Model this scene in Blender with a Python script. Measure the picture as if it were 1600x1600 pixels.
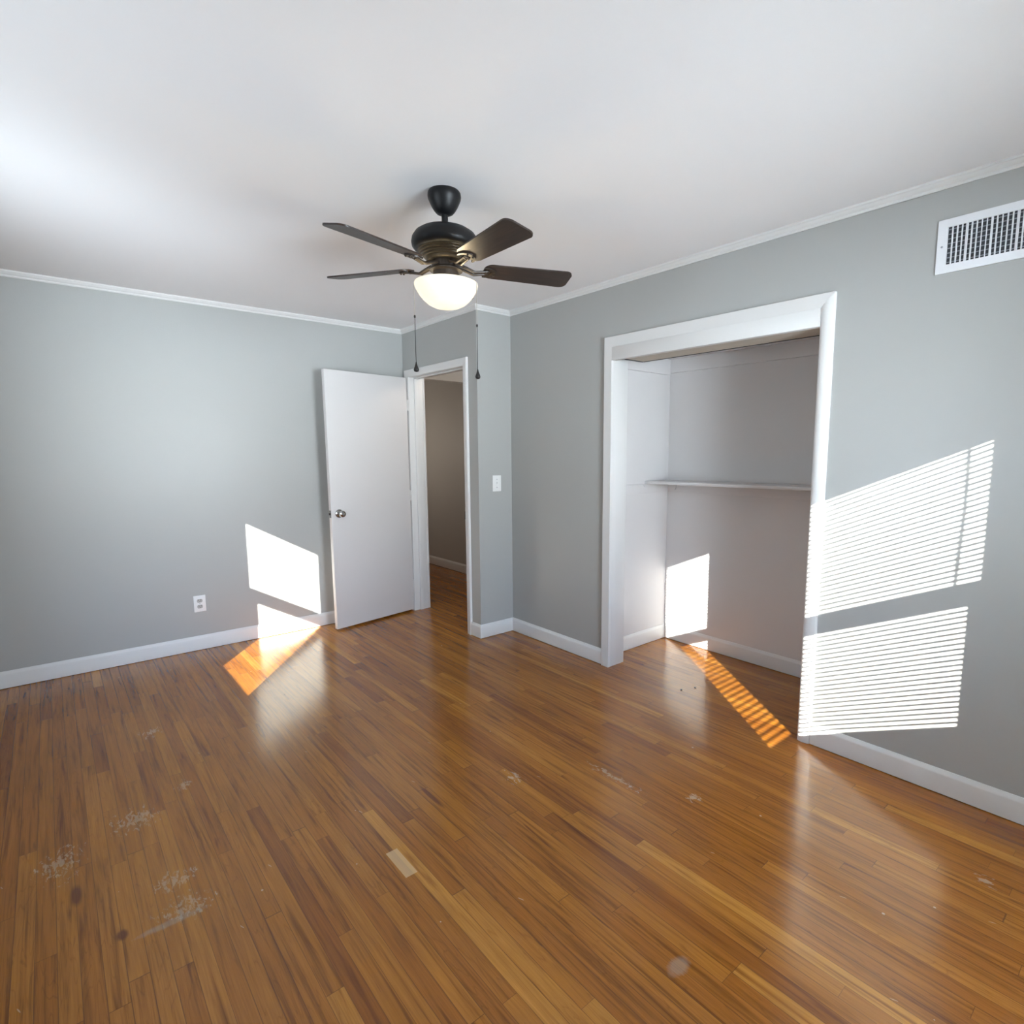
import bpy, bmesh, math, random
from mathutils import Vector, Matrix

sc = bpy.context.scene
for o in list(bpy.data.objects):
    bpy.data.objects.remove(o)
COL = sc.collection

# ------------------------------------------------------------------ camera
F_PX, CX, CY = 888.45, 858.58, 816.32
YAW, PITCH, ROLL = 0.7206, -0.1241, -0.0011
cam_d = bpy.data.cameras.new('camera')
cam = bpy.data.objects.new('camera', cam_d)
COL.objects.link(cam)
fw = Vector((math.sin(YAW) * math.cos(PITCH), math.cos(YAW) * math.cos(PITCH), math.sin(PITCH)))
r0 = Vector((math.cos(YAW), -math.sin(YAW), 0))
u0 = r0.cross(fw)
rt = math.cos(ROLL) * r0 + math.sin(ROLL) * u0
up = -math.sin(ROLL) * r0 + math.cos(ROLL) * u0
cam.matrix_world = Matrix(((rt.x, up.x, -fw.x, -2.3405), (rt.y, up.y, -fw.y, -4.5575),
                           (rt.z, up.z, -fw.z, 1.3908), (0, 0, 0, 1)))
cam_d.sensor_fit = 'HORIZONTAL'
cam_d.sensor_width = 36.0
cam_d.lens = 36.0 * F_PX / 1600.0
cam_d.shift_x = (800 - CX) / 1600.0
cam_d.shift_y = (CY - 800) / 1600.0
cam_d.clip_start = 0.02
sc.camera = cam

# ------------------------------------------------------------------ world, sun, exposure
SUN_DIR = Vector((1.69, 2.245, -1.0)).normalized()      # the way the light travels
SUN_E, SKY_E, GROUND_E = 36.0, 36.0, 112.0
world = bpy.data.worlds.new('sky')
sc.world = world
world.use_nodes = True
wn, wl = world.node_tree.nodes, world.node_tree.links
wn.clear()
w_out = wn.new('ShaderNodeOutputWorld')
w_bg = wn.new('ShaderNodeBackground')
w_tc = wn.new('ShaderNodeTexCoord')
w_sep = wn.new('ShaderNodeSeparateXYZ')
w_map = wn.new('ShaderNodeMapRange')
w_map.inputs['From Min'].default_value = -0.15
w_map.inputs['From Max'].default_value = 0.6
w_ramp = wn.new('ShaderNodeValToRGB')
els = w_ramp.color_ramp.elements
els[0].position = 0.0
els[0].color = (0.46 * GROUND_E, 0.50 * GROUND_E, 0.56 * GROUND_E, 1)
els[1].position = 0.2
els[1].color = (0.86 * SKY_E, 0.90 * SKY_E, 0.96 * SKY_E, 1)
e2 = els.new(1.0)
e2.color = (0.36 * SKY_E, 0.56 * SKY_E, 0.95 * SKY_E, 1)
wl.new(w_tc.outputs['Generated'], w_sep.inputs[0])
wl.new(w_sep.outputs['Z'], w_map.inputs['Value'])
wl.new(w_map.outputs[0], w_ramp.inputs[0])
wl.new(w_ramp.outputs[0], w_bg.inputs['Color'])
w_az = wn.new('ShaderNodeMapRange')                   # added weighting by direction, to even out the wall brightness
w_az.interpolation_type = 'SMOOTHSTEP'
w_az.inputs['From Min'].default_value = -0.98
w_az.inputs['From Max'].default_value = -0.50
w_az.inputs['To Min'].default_value = 1.75
w_az.inputs['To Max'].default_value = 0.17
wl.new(w_sep.outputs['Y'], w_az.inputs['Value'])
w_gr = wn.new('ShaderNodeMapRange')                   # the sunlit ground, with its own added weighting by direction
w_gr.inputs['From Min'].default_value = -0.05
w_gr.inputs['From Max'].default_value = -0.30
w_gr.inputs['To Min'].default_value = 0.0
w_gr.inputs['To Max'].default_value = 1.0
w_mx = wn.new('ShaderNodeMix')
wl.new(w_sep.outputs['Z'], w_gr.inputs['Value'])
wl.new(w_gr.outputs[0], w_mx.inputs[0])
wl.new(w_az.outputs[0], w_mx.inputs[2])
w_g2 = wn.new('ShaderNodeMapRange')
w_g2.interpolation_type = 'SMOOTHSTEP'
w_g2.inputs['From Min'].default_value = -0.98
w_g2.inputs['From Max'].default_value = -0.30
w_g2.inputs['To Min'].default_value = 1.45
w_g2.inputs['To Max'].default_value = 0.15
wl.new(w_sep.outputs['Y'], w_g2.inputs['Value'])
wl.new(w_g2.outputs[0], w_mx.inputs[3])
wl.new(w_mx.outputs[0], w_bg.inputs['Strength'])
wl.new(w_bg.outputs[0], w_out.inputs['Surface'])

sun_d = bpy.data.lights.new('sun', 'SUN')
sun_d.energy = SUN_E
sun_d.angle = math.radians(0.25)
sun_d.color = (1.0, 0.95, 0.88)
sun = bpy.data.objects.new('sun', sun_d)
COL.objects.link(sun)
sun.location = (-6, -9, 5)
sun.rotation_euler = SUN_DIR.to_track_quat('-Z', 'Y').to_euler()


def portal(name, loc, sx, sy, direction):
    d = bpy.data.lights.new(name, 'AREA')
    d.shape = 'RECTANGLE'
    d.size, d.size_y = sx, sy
    d.cycles.is_portal = True
    o = bpy.data.objects.new(name, d)
    COL.objects.link(o)
    o.location = loc
    o.rotation_euler = Vector(direction).to_track_quat('-Z', 'Z').to_euler()


portal('sky_portal', (-0.87, -5.175, 1.335), 0.96, 1.23, (0, 1, 0))
portal('sky_portal.001', (-3.075, -2.60, 1.39), 0.92, 1.22, (1, 0, 0))

sc.view_settings.view_transform = 'Standard'
sc.view_settings.look = 'None'
sc.view_settings.exposure = 0.08
sc.view_settings.gamma = 1.0
sc.view_settings.use_curve_mapping = False
sc.cycles.max_bounces = 14
sc.cycles.diffuse_bounces = 10
sc.cycles.glossy_bounces = 6
sc.cycles.transparent_max_bounces = 12
sc.cycles.use_denoising = True
sc.cycles.sample_clamp_indirect = 8.0
sc.cycles.caustics_reflective = False
sc.cycles.caustics_refractive = False


# ------------------------------------------------------------------ materials
def new_mat(name):
    m = bpy.data.materials.new(name)
    m.use_nodes = True
    nt = m.node_tree
    b = nt.nodes['Principled BSDF']
    return m, nt, b


def mat(name, col, rough=0.5, metal=0.0, spec=0.5, noise=0.0, nscale=40.0, bump=0.0, bscale=200.0, rvar=0.0):
    m, nt, b = new_mat(name)
    b.inputs['Base Color'].default_value = (*col, 1)
    b.inputs['Roughness'].default_value = rough
    b.inputs['Metallic'].default_value = metal
    b.inputs['Specular IOR Level'].default_value = spec
    geo = nt.nodes.new('ShaderNodeTexCoord')
    n = nt.nodes.new('ShaderNodeTexNoise')
    n.inputs['Scale'].default_value = nscale
    n.inputs['Detail'].default_value = 4
    nt.links.new(geo.outputs['Object'], n.inputs['Vector'])
    if noise > 0:
        mr = nt.nodes.new('ShaderNodeMapRange')
        mr.inputs['To Min'].default_value = 1 - noise
        mr.inputs['To Max'].default_value = 1 + noise
        nt.links.new(n.outputs['Fac'], mr.inputs['Value'])
        mx = nt.nodes.new('ShaderNodeMix')
        mx.data_type = 'RGBA'
        mx.blend_type = 'MULTIPLY'
        mx.inputs['Factor'].default_value = 1
        mx.inputs[6].default_value = (*col, 1)
        nt.links.new(mr.outputs[0], mx.inputs[7])
        nt.links.new(mx.outputs[2], b.inputs['Base Color'])
    if rvar > 0:
        mr = nt.nodes.new('ShaderNodeMapRange')
        mr.inputs['To Min'].default_value = rough - rvar
        mr.inputs['To Max'].default_value = rough + rvar
        nt.links.new(n.outputs['Fac'], mr.inputs['Value'])
        nt.links.new(mr.outputs[0], b.inputs['Roughness'])
    if bump > 0:
        n2 = nt.nodes.new('ShaderNodeTexNoise')
        n2.inputs['Scale'].default_value = bscale
        n2.inputs['Detail'].default_value = 3
        nt.links.new(geo.outputs['Object'], n2.inputs['Vector'])
        bp = nt.nodes.new('ShaderNodeBump')
        bp.inputs['Strength'].default_value = bump
        bp.inputs['Distance'].default_value = 0.002
        nt.links.new(n2.outputs['Fac'], bp.inputs['Height'])
        nt.links.new(bp.outputs[0], b.inputs['Normal'])
    return m


M_WALL = mat('grey_wall_paint', (0.405, 0.412, 0.400), 0.40, noise=0.015, nscale=3, bump=0.12, bscale=90)
M_CEIL = mat('ceiling_paint', (0.85, 0.85, 0.86), 0.85, spec=0.2, noise=0.01, nscale=2, bump=0.08, bscale=60)
M_TRIM = mat('white_gloss_trim', (0.71, 0.71, 0.70), 0.32, noise=0.015, nscale=8, bump=0.05, bscale=40)
M_CLOSET = mat('closet_paint', (0.68, 0.67, 0.67), 0.5, noise=0.02, nscale=4, bump=0.1, bscale=70)
M_DOOR = mat('door_paint', (0.69, 0.675, 0.67), 0.38, noise=0.012, nscale=3, bump=0.04, bscale=50)
M_HALL = mat('hall_wall_paint', (0.50, 0.485, 0.46), 0.5, noise=0.015, nscale=3)
M_BLACK = mat('black_fan_metal', (0.006, 0.006, 0.007), 0.42, spec=0.35, noise=0.1, nscale=30)
M_BRONZE = mat('dark_bronze', (0.030, 0.022, 0.017), 0.42, metal=0.3, noise=0.15, nscale=60)
M_BRASS = mat('aged_brass_band', (0.085, 0.066, 0.042), 0.42, metal=0.6, noise=0.12, nscale=50)
M_CHROME = mat('satin_chrome', (0.42, 0.41, 0.40), 0.16, metal=1.0, noise=0.05, nscale=30)
M_CHAIN = mat('dark_chain', (0.014, 0.012, 0.012), 0.45, metal=0.3, noise=0.1, nscale=300)
M_CHAIN_L = mat('pale_chain', (0.42, 0.38, 0.33), 0.35, metal=0.6, noise=0.1, nscale=300)
M_PLASTIC = mat('white_plastic', (0.82, 0.83, 0.82), 0.3, noise=0.01, nscale=20)
M_SLOT = mat('dark_slot', (0.05, 0.05, 0.05), 0.6, noise=0.1, nscale=100)
M_GREYPL = mat('grey_receptacle', (0.42, 0.42, 0.40), 0.45, noise=0.05, nscale=100)
M_VENT = mat('white_vent_enamel', (0.80, 0.82, 0.85), 0.35, noise=0.01, nscale=20)
M_DUCT = mat('duct_shade', (0.05, 0.055, 0.065), 0.6, noise=0.1, nscale=20)  # shade inside the duct, put into the colour
M_VANE = mat('dull_vane_metal', (0.28, 0.30, 0.33), 0.45, metal=0.2, noise=0.05, nscale=50)
M_TRACKB = mat('bare_header_board', (0.50, 0.46, 0.39), 0.7, noise=0.12, nscale=12, bump=0.1)
M_BLIND = mat('white_blind_vinyl', (0.82, 0.82, 0.80), 0.45, noise=0.01, nscale=20)
M_CORD = mat('blind_cord', (0.75, 0.75, 0.72), 0.8, noise=0.05, nscale=200)
M_CHIP = mat('dark_flake', (0.06, 0.05, 0.045), 0.6, noise=0.2, nscale=200)


def glass_mat():
    m, nt, b = new_mat('window_glass')
    nt.nodes.remove(b)
    out = nt.nodes['Material Output']
    tr = nt.nodes.new('ShaderNodeBsdfTransparent')
    tr.inputs[0].default_value = (0.95, 0.97, 0.96, 1)
    gl = nt.nodes.new('ShaderNodeBsdfGlossy')
    gl.inputs['Roughness'].default_value = 0.02
    n = nt.nodes.new('ShaderNodeTexNoise')            # faint unevenness of the panes
    n.inputs['Scale'].default_value = 3.0
    fr = nt.nodes.new('ShaderNodeMapRange')
    fr.inputs['To Min'].default_value = 0.02
    fr.inputs['To Max'].default_value = 0.05
    nt.links.new(n.outputs['Fac'], fr.inputs['Value'])
    mx = nt.nodes.new('ShaderNodeMixShader')
    nt.links.new(fr.outputs[0], mx.inputs[0])
    nt.links.new(tr.outputs[0], mx.inputs[1])
    nt.links.new(gl.outputs[0], mx.inputs[2])
    nt.links.new(mx.outputs[0], out.inputs['Surface'])
    return m


M_GLASS = glass_mat()


def bowl_mat():
    m, nt, b = new_mat('lit_frosted_glass')
    b.inputs['Base Color'].default_value = (0.30, 0.29, 0.26, 1)
    b.inputs['Roughness'].default_value = 0.25
    lw = nt.nodes.new('ShaderNodeLayerWeight')
    lw.inputs['Blend'].default_value = 0.35
    n = nt.nodes.new('ShaderNodeTexNoise')
    n.inputs['Scale'].default_value = 14
    mr = nt.nodes.new('ShaderNodeMapRange')
    mr.inputs['To Min'].default_value = 0.93
    mr.inputs['To Max'].default_value = 1.03
    nt.links.new(n.outputs['Fac'], mr.inputs['Value'])
    nt.links.new(mr.outputs[0], b.inputs['Emission Strength'])
    b.inputs['Emission Color'].default_value = (0.92, 0.83, 0.62, 1)
    return m


M_BOWL = bowl_mat()


def blade_mat():
    m, nt, b = new_mat('dark_walnut_blade')
    tc = nt.nodes.new('ShaderNodeTexCoord')
    mp = nt.nodes.new('ShaderNodeMapping')
    mp.inputs['Scale'].default_value = (6, 90, 20)
    n = nt.nodes.new('ShaderNodeTexNoise')
    n.inputs['Scale'].default_value = 1.0
    n.inputs['Detail'].default_value = 5
    r = nt.nodes.new('ShaderNodeValToRGB')
    r.color_ramp.elements[0].position = 0.3
    r.color_ramp.elements[0].color = (0.016, 0.010, 0.008, 1)
    r.color_ramp.elements[1].position = 0.75
    r.color_ramp.elements[1].color = (0.040, 0.024, 0.017, 1)
    nt.links.new(tc.outputs['Object'], mp.inputs['Vector'])
    nt.links.new(mp.outputs[0], n.inputs['Vector'])
    nt.links.new(n.outputs['Fac'], r.inputs[0])
    nt.links.new(r.outputs[0], b.inputs['Base Color'])
    b.inputs['Roughness'].default_value = 0.42
    return m


M_BLADE = blade_mat()


def floor_mat():
    m, nt, b = new_mat('oak_strip_floor')
    N, L = nt.nodes, nt.links

    def math_(op, a, c=None, d=None):
        n = N.new('ShaderNodeMath')
        n.operation = op
        for i, v in enumerate((a, c, d)):
            if v is None:
                continue
            if isinstance(v, (int, float)):
                n.inputs[i].default_value = v
            else:
                L.new(v, n.inputs[i])
        return n.outputs[0]

    def comb(x, y, z=0.0):
        n = N.new('ShaderNodeCombineXYZ')
        for i, v in enumerate((x, y, z)):
            if isinstance(v, (int, float)):
                n.inputs[i].default_value = v
            else:
                L.new(v, n.inputs[i])
        return n.outputs[0]

    def wnoise(vec):
        n = N.new('ShaderNodeTexWhiteNoise')
        n.noise_dimensions = '3D'
        L.new(vec, n.inputs['Vector'])
        return n.outputs['Value'], n.outputs['Color']

    def noise(vec, scale, detail=3.0, rough=0.5, dist=0.0):
        n = N.new('ShaderNodeTexNoise')
        n.inputs['Scale'].default_value = scale
        n.inputs['Detail'].default_value = detail
        n.inputs['Roughness'].default_value = rough
        n.inputs['Distortion'].default_value = dist
        L.new(vec, n.inputs['Vector'])
        return n.outputs['Fac']

    def ramp(fac, stops):
        n = N.new('ShaderNodeValToRGB')
        e = n.color_ramp.elements
        while len(e) < len(stops):
            e.new(0.5)
        for i, (p_, c_) in enumerate(stops):
            e[i].position = p_
            e[i].color = (*c_, 1)
        L.new(fac, n.inputs[0])
        return n.outputs[0]

    def mix(fac, a, c, mode='MIX'):
        n = N.new('ShaderNodeMix')
        n.data_type = 'RGBA'
        n.blend_type = mode
        for i, v in ((0, fac), (6, a), (7, c)):
            if isinstance(v, (int, float)):
                n.inputs[i].default_value = v
            elif isinstance(v, tuple):
                n.inputs[i].default_value = (*v, 1)
            else:
                L.new(v, n.inputs[i])
        return n.outputs[2]

    def maprange(v, a0, a1, b0, b1):
        n = N.new('ShaderNodeMapRange')
        n.inputs['From Min'].default_value = a0
        n.inputs['From Max'].default_value = a1
        n.inputs['To Min'].default_value = b0
        n.inputs['To Max'].default_value = b1
        L.new(v, n.inputs['Value'])
        return n.outputs[0]

    tc = N.new('ShaderNodeTexCoord')
    sep = N.new('ShaderNodeSeparateXYZ')
    L.new(tc.outputs['Object'], sep.inputs[0])
    X, Y = sep.outputs['X'], sep.outputs['Y']
    W = 0.047
    u = math_('DIVIDE', math_('ADD', X, 10.0), W)
    row = math_('FLOOR', u)
    fu = math_('FRACT', u)
    rv, _ = wnoise(comb(row, 3.7, 1.0))
    rv2, _ = wnoise(comb(row, 9.1, 5.0))
    length = maprange(rv2, 0, 1, 0.5, 1.6)
    # boards of unequal length: the run of each row is bent a little before it is cut
    bend = math_('MULTIPLY', math_('SINE', math_('ADD', math_('MULTIPLY', Y, 2.3), math_('MULTIPLY', rv, 40.0))), 0.22)
    v = math_('ADD', math_('DIVIDE', math_('ADD', math_('ADD', Y, 20.0), bend), length), math_('MULTIPLY', rv, 7.0))
    colm = math_('FLOOR', v)
    fv = math_('FRACT', v)
    pv, pc = wnoise(comb(row, colm, 2.0))
    pv2, _ = wnoise(comb(row, colm, 8.0))

    # grain, shifted from board to board
    gx = math_('ADD', math_('MULTIPLY', X, 1.0), math_('MULTIPLY', pv, 13.0))
    gy = math_('ADD', math_('MULTIPLY', Y, 1.0), math_('MULTIPLY', pv2, 17.0))
    fine = noise(comb(math_('MULTIPLY', gx, 260.0), math_('MULTIPLY', gy, 7.0)), 1.0, 4, 0.6)
    streak = noise(comb(math_('MULTIPLY', gx, 60.0), math_('MULTIPLY', gy, 2.2)), 1.0, 4, 0.55, 0.6)
    cath = noise(comb(math_('MULTIPLY', gx, 22.0), math_('MULTIPLY', gy, 1.6)), 1.0, 2, 0.5, 0.3)
    rings = math_('ABSOLUTE', math_('SINE', math_('MULTIPLY', cath, 42.0)))

    base = ramp(pv, [(0.0, (0.270, 0.086, 0.0125)), (0.10, (0.345, 0.122, 0.0170)),
                     (0.5, (0.395, 0.150, 0.0215)), (0.88, (0.445, 0.178, 0.0270)), (1.0, (0.55, 0.245, 0.047))])
    c = mix(1.0, base, ramp(streak, [(0.28, (0.50, 0.42, 0.34)), (0.47, (0.96, 0.95, 0.94)), (0.56, (1.02, 1.02, 1.02)), (0.78, (1.22, 1.24, 1.30))]), 'MULTIPLY')
    c = mix(0.55, c, ramp(fine, [(0.3, (0.70, 0.66, 0.60)), (0.62, (1.08, 1.08, 1.08))]), 'MULTIPLY')
    c = mix(math_('MULTIPLY', math_('GREATER_THAN', pv2, 0.45), 0.5), c,
            ramp(rings, [(0.0, (0.66, 0.60, 0.52)), (0.35, (1, 1, 1))]), 'MULTIPLY')
    # mineral streaks, dark red-brown
    dark = noise(comb(math_('MULTIPLY', gx, 34.0), math_('MULTIPLY', gy, 3.2)), 1.0, 2, 0.5, 1.0)
    c = mix(maprange(dark, 0.70, 0.80, 0, 0.75), c, (0.11, 0.028, 0.006))
    # broad ageing of the finish
    broad = noise(tc.outputs['Object'], 1.3, 3)
    c = mix(1.0, c, ramp(broad, [(0.3, (0.77, 0.73, 0.52)), (0.7, (0.92, 0.89, 0.69))]), 'MULTIPLY')

    # gaps between the strips
    eu = math_('MINIMUM', fu, math_('SUBTRACT', 1.0, fu))
    ev = math_('MULTIPLY', math_('MINIMUM', fv, math_('SUBTRACT', 1.0, fv)), math_('DIVIDE', length, W))
    edge = math_('MINIMUM', eu, ev)
    gapw = noise(comb(math_('MULTIPLY', row, 3.1), math_('MULTIPLY', Y, 1.5)), 1.0, 2)
    gap = math_('LESS_THAN', edge, maprange(gapw, 0.3, 0.75, 0.010, 0.034))
    c = mix(math_('MULTIPLY', gap, 0.55), c, (0.06, 0.022, 0.007))

    # worn and scuffed places with outlines of their own
    def spots(lst):
        acc = None
        for (sx, sy, rx, ry) in lst:
            dx = math_('DIVIDE', math_('SUBTRACT', X, sx), rx)
            dy = math_('DIVIDE', math_('SUBTRACT', Y, sy), ry)
            d = math_('SUBTRACT', 1.0, math_('SQRT', math_('ADD', math_('MULTIPLY', dx, dx), math_('MULTIPLY', dy, dy))))
            acc = d if acc is None else math_('MAXIMUM', acc, d)
        return math_('MAXIMUM', acc, 0.0)

    wn_ = noise(comb(math_('MULTIPLY', X, 75.0), math_('MULTIPLY', Y, 30.0)), 1.0, 5, 0.7, 0.5)
    sp = spots([(-2.20, -2.00, 0.12, 0.13), (-2.14, -2.47, 0.10, 0.09), (-2.13, -2.62, 0.12, 0.10), (-2.42, -2.12, 0.10, 0.16),
                (-2.02, -1.86, 0.05, 0.07), (-0.941, -2.739, 0.06, 0.09), (-0.48, -3.328, 0.055, 0.05),
                (-0.16, -4.222, 0.045, 0.05), (-2.06, -1.22, 0.07, 0.08), (-0.62, -3.02, 0.035, 0.25)])
    worn = maprange(math_('ADD', math_('MULTIPLY', sp, 0.24), wn_), 0.64, 0.74, 0, 1)
    worn = math_('MULTIPLY', worn, math_('MINIMUM', math_('MULTIPLY', sp, 5.0), 1.0))
    c = mix(math_('MULTIPLY', worn, 0.40), c, (0.40, 0.32, 0.20))
    smear = spots([(-1.163, -3.747, 0.07, 0.045), (-2.17, -2.66, 0.16, 0.028)])
    smear = maprange(math_('ADD', smear, math_('MULTIPLY', wn_, 0.5)), 0.62, 0.90, 0, 0.32)
    c = mix(smear, c, (0.33, 0.30, 0.25))
    pale = math_('MULTIPLY', math_('LESS_THAN', math_('ABSOLUTE', math_('SUBTRACT', X, -1.546)), 0.021),
                 math_('LESS_THAN', math_('ABSOLUTE', math_('SUBTRACT', Y, -2.885)), 0.075))
    c = mix(math_('MULTIPLY', pale, 0.6), c, (0.66, 0.44, 0.22))
    knots = spots([(-2.29, -2.62, 0.018, 0.03), (-2.385, -2.34, 0.018, 0.07), (-1.28, -2.62, 0.012, 0.12)])
    c = mix(maprange(knots, 0.05, 0.5, 0, 0.8), c, (0.10, 0.025, 0.006))
    # fine pale scratches and specks
    vor = N.new('ShaderNodeTexVoronoi')
    vor.inputs['Scale'].default_value = 13.0
    L.new(comb(X, math_('MULTIPLY', Y, 0.8)), vor.inputs['Vector'])
    vs = N.new('ShaderNodeSeparateColor')
    L.new(vor.outputs['Color'], vs.inputs[0])
    speck = math_('MULTIPLY', math_('LESS_THAN', vor.outputs['Distance'], maprange(vs.outputs[0], 0, 1, 0.01, 0.055)),
                  math_('GREATER_THAN', vs.outputs[1], 0.62))
    c = mix(math_('MULTIPLY', speck, 0.55), c, (0.62, 0.46, 0.28))
    dv = N.new('ShaderNodeTexVoronoi')
    dv.inputs['Scale'].default_value = 1.0
    L.new(comb(math_('MULTIPLY', math_('ADD', X, math_('MULTIPLY', Y, 0.35)), 34.0),
               math_('MULTIPLY', math_('SUBTRACT', Y, math_('MULTIPLY', X, 0.2)), 5.0)), dv.inputs['Vector'])
    ds = N.new('ShaderNodeSeparateColor')
    L.new(dv.outputs['Color'], ds.inputs[0])
    scratch = math_('MULTIPLY', math_('LESS_THAN', dv.outputs['Distance'], 0.055), math_('GREATER_THAN', ds.outputs[1], 0.86))
    c = mix(math_('MULTIPLY', scratch, 0.45), c, (0.6, 0.42, 0.24))
    L.new(c, b.inputs['Base Color'])

    rough = math_('ADD', 0.195, math_('MULTIPLY', worn, 0.15))
    L.new(rough, b.inputs['Roughness'])
    b.inputs['Specular IOR Level'].default_value = 0.5
    b.inputs['IOR'].default_value = 1.56
    # height: gaps, the slight cupping of every strip, grain
    cup = math_('MULTIPLY', math_('MULTIPLY', fu, math_('SUBTRACT', 1.0, fu)), 0.5)
    h = math_('ADD', math_('MULTIPLY', gap, -0.12), math_('MULTIPLY', fine, 0.05))
    h = math_('ADD', h, math_('ADD', math_('MULTIPLY', cup, 0.35), math_('MULTIPLY', pv, 0.12)))
    h = math_('ADD', h, math_('MULTIPLY', noise(comb(math_('MULTIPLY', X, 14.0), math_('MULTIPLY', Y, 5.0)), 1.0, 2), 0.6))
    bp = N.new('ShaderNodeBump')
    bp.inputs['Strength'].default_value = 0.32
    bp.inputs['Distance'].default_value = 0.0016
    L.new(h, bp.inputs['Height'])
    L.new(bp.outputs[0], b.inputs['Normal'])
    return m


M_FLOOR = floor_mat()


# ------------------------------------------------------------------ mesh helpers
def box(bm, x0, x1, y0, y1, z0, z1, bev=0.0, segs=2):
    vs = [bm.verts.new((x, y, z)) for x in (x0, x1) for y in (y0, y1) for z in (z0, z1)]
    fs = [bm.faces.new([vs[i] for i in f]) for f in
          ((0, 1, 3, 2), (4, 6, 7, 5), (0, 4, 5, 1), (2, 3, 7, 6), (0, 2, 6, 4), (1, 5, 7, 3))]
    if bev > 0:
        es = list({e for f in fs for e in f.edges})
        bmesh.ops.bevel(bm, geom=es, offset=bev, segments=segs, profile=0.5, affect='EDGES')
    return vs


def lathe(bm, prof, seg=48, cap=True):
    rings = []
    for r, z in prof:
        if r < 1e-6:
            rings.append([bm.verts.new((0, 0, z))])
        else:
            rings.append([bm.verts.new((r * math.cos(2 * math.pi * i / seg), r * math.sin(2 * math.pi * i / seg), z))
                          for i in range(seg)])
    for a, c in zip(rings, rings[1:]):
        for i in range(seg):
            j = (i + 1) % seg
            if len(a) == 1 and len(c) == 1:
                continue
            if len(a) == 1:
                bm.faces.new((a[0], c[i], c[j]))
            elif len(c) == 1:
                bm.faces.new((a[i], a[j], c[0]))
            else:
                bm.faces.new((a[i], a[j], c[j], c[i]))
    if cap:
        for rg in (rings[0], rings[-1]):
            if len(rg) > 2:
                bm.faces.new(rg)


def tube(bm, pts, r, seg=10):
    pts = [Vector(p) for p in pts]
    rings = []
    prev = None
    for i, p in enumerate(pts):
        t = (pts[min(i + 1, len(pts) - 1)] - pts[max(i - 1, 0)]).normalized()
        a = prev if prev is not None else (Vector((1, 0, 0)) if abs(t.x) < 0.8 else Vector((0, 1, 0)))
        a = (a - t * a.dot(t)).normalized()
        prev = a
        c = t.cross(a)
        rr = r[i] if isinstance(r, (list, tuple)) else r
        rings.append([bm.verts.new(p + rr * (math.cos(2 * math.pi * k / seg) * a + math.sin(2 * math.pi * k / seg) * c))
                      for k in range(seg)])
    for A, B in zip(rings, rings[1:]):
        for k in range(seg):
            bm.faces.new((A[k], A[(k + 1) % seg], B[(k + 1) % seg], B[k]))
    bm.faces.new(rings[0])
    bm.faces.new(rings[-1])


def prism(bm, poly, axis, a0, a1):
    """extrude a 2-D outline along an axis"""
    def pt(q, a):
        return {'x': (a, q[0], q[1]), 'y': (q[0], a, q[1]), 'z': (q[0], q[1], a)}[axis]
    A = [bm.verts.new(pt(q, a0)) for q in poly]
    B = [bm.verts.new(pt(q, a1)) for q in poly]
    n = len(poly)
    for i in range(n):
        bm.faces.new((A[i], A[(i + 1) % n], B[(i + 1) % n], B[i]))
    bm.faces.new(A)
    bm.faces.new(B)


def obj(name, bm, m, parent=None, smooth=None, loc=None):
    bmesh.ops.recalc_face_normals(bm, faces=bm.faces)
    me = bpy.data.meshes.new(name)
    bm.to_mesh(me)
    bm.free()
    me.materials.append(m)
    if smooth is not None:
        for p in me.polygons:
            p.use_smooth = True
        me.set_sharp_from_angle(angle=math.radians(smooth))
    o = bpy.data.objects.new(name, me)
    COL.objects.link(o)
    if parent:
        o.parent = parent
    if loc:
        o.location = loc
    return o


def tag(o, label, cat, group=None, kind=None):
    o['label'] = label
    o['category'] = cat
    if group:
        o['group'] = group
    if kind:
        o['kind'] = kind
    return o


def thing(name, label, cat, loc=(0, 0, 0), rot=(0, 0, 0), group=None, kind=None):
    o = bpy.data.objects.new(name, None)
    o.empty_display_size = 0.1
    COL.objects.link(o)
    o.location = loc
    o.rotation_euler = rot
    return tag(o, label, cat, group, kind)


def struct(name, bm, m, label, cat, smooth=None):
    return tag(obj(name, bm, m, None, smooth), label, cat, None, 'structure')


def sweep_seg(bm, prof, A, B, nA, nB):
    """profile (d, z) carried from A to B; nA / nB are the (mitred) inward offsets at the ends"""
    ra = [bm.verts.new((A[0] + nA[0] * d, A[1] + nA[1] * d, z)) for d, z in prof]
    rb = [bm.verts.new((B[0] + nB[0] * d, B[1] + nB[1] * d, z)) for d, z in prof]
    n = len(prof)
    for i in range(n):
        bm.faces.new((ra[i], ra[(i + 1) % n], rb[(i + 1) % n], rb[i]))
    bm.faces.new(ra)
    bm.faces.new(rb)


def casing(bm, prof, path, plane, wall, sgn):
    """casing round an opening. path: (u, z) inner edge from floor to floor; prof: (w outward, d off the wall)"""
    def pt(u, z, d):
        return (wall + sgn * d, u, z) if plane == 'x' else (u, wall + sgn * d, z)
    n = len(path)
    offs = []
    for i in range(n):
        dirs = []
        if i > 0:
            dirs.append((Vector(path[i]) - Vector(path[i - 1])).normalized())
        if i < n - 1:
            dirs.append((Vector(path[i + 1]) - Vector(path[i])).normalized())
        ns = [Vector((d.y, -d.x)) for d in dirs]
        if len(ns) == 1:
            offs.append(ns[0])
        else:
            s = ns[0] + ns[1]
            offs.append(s / (1 + ns[0].dot(ns[1])))
    return offs, pt


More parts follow.
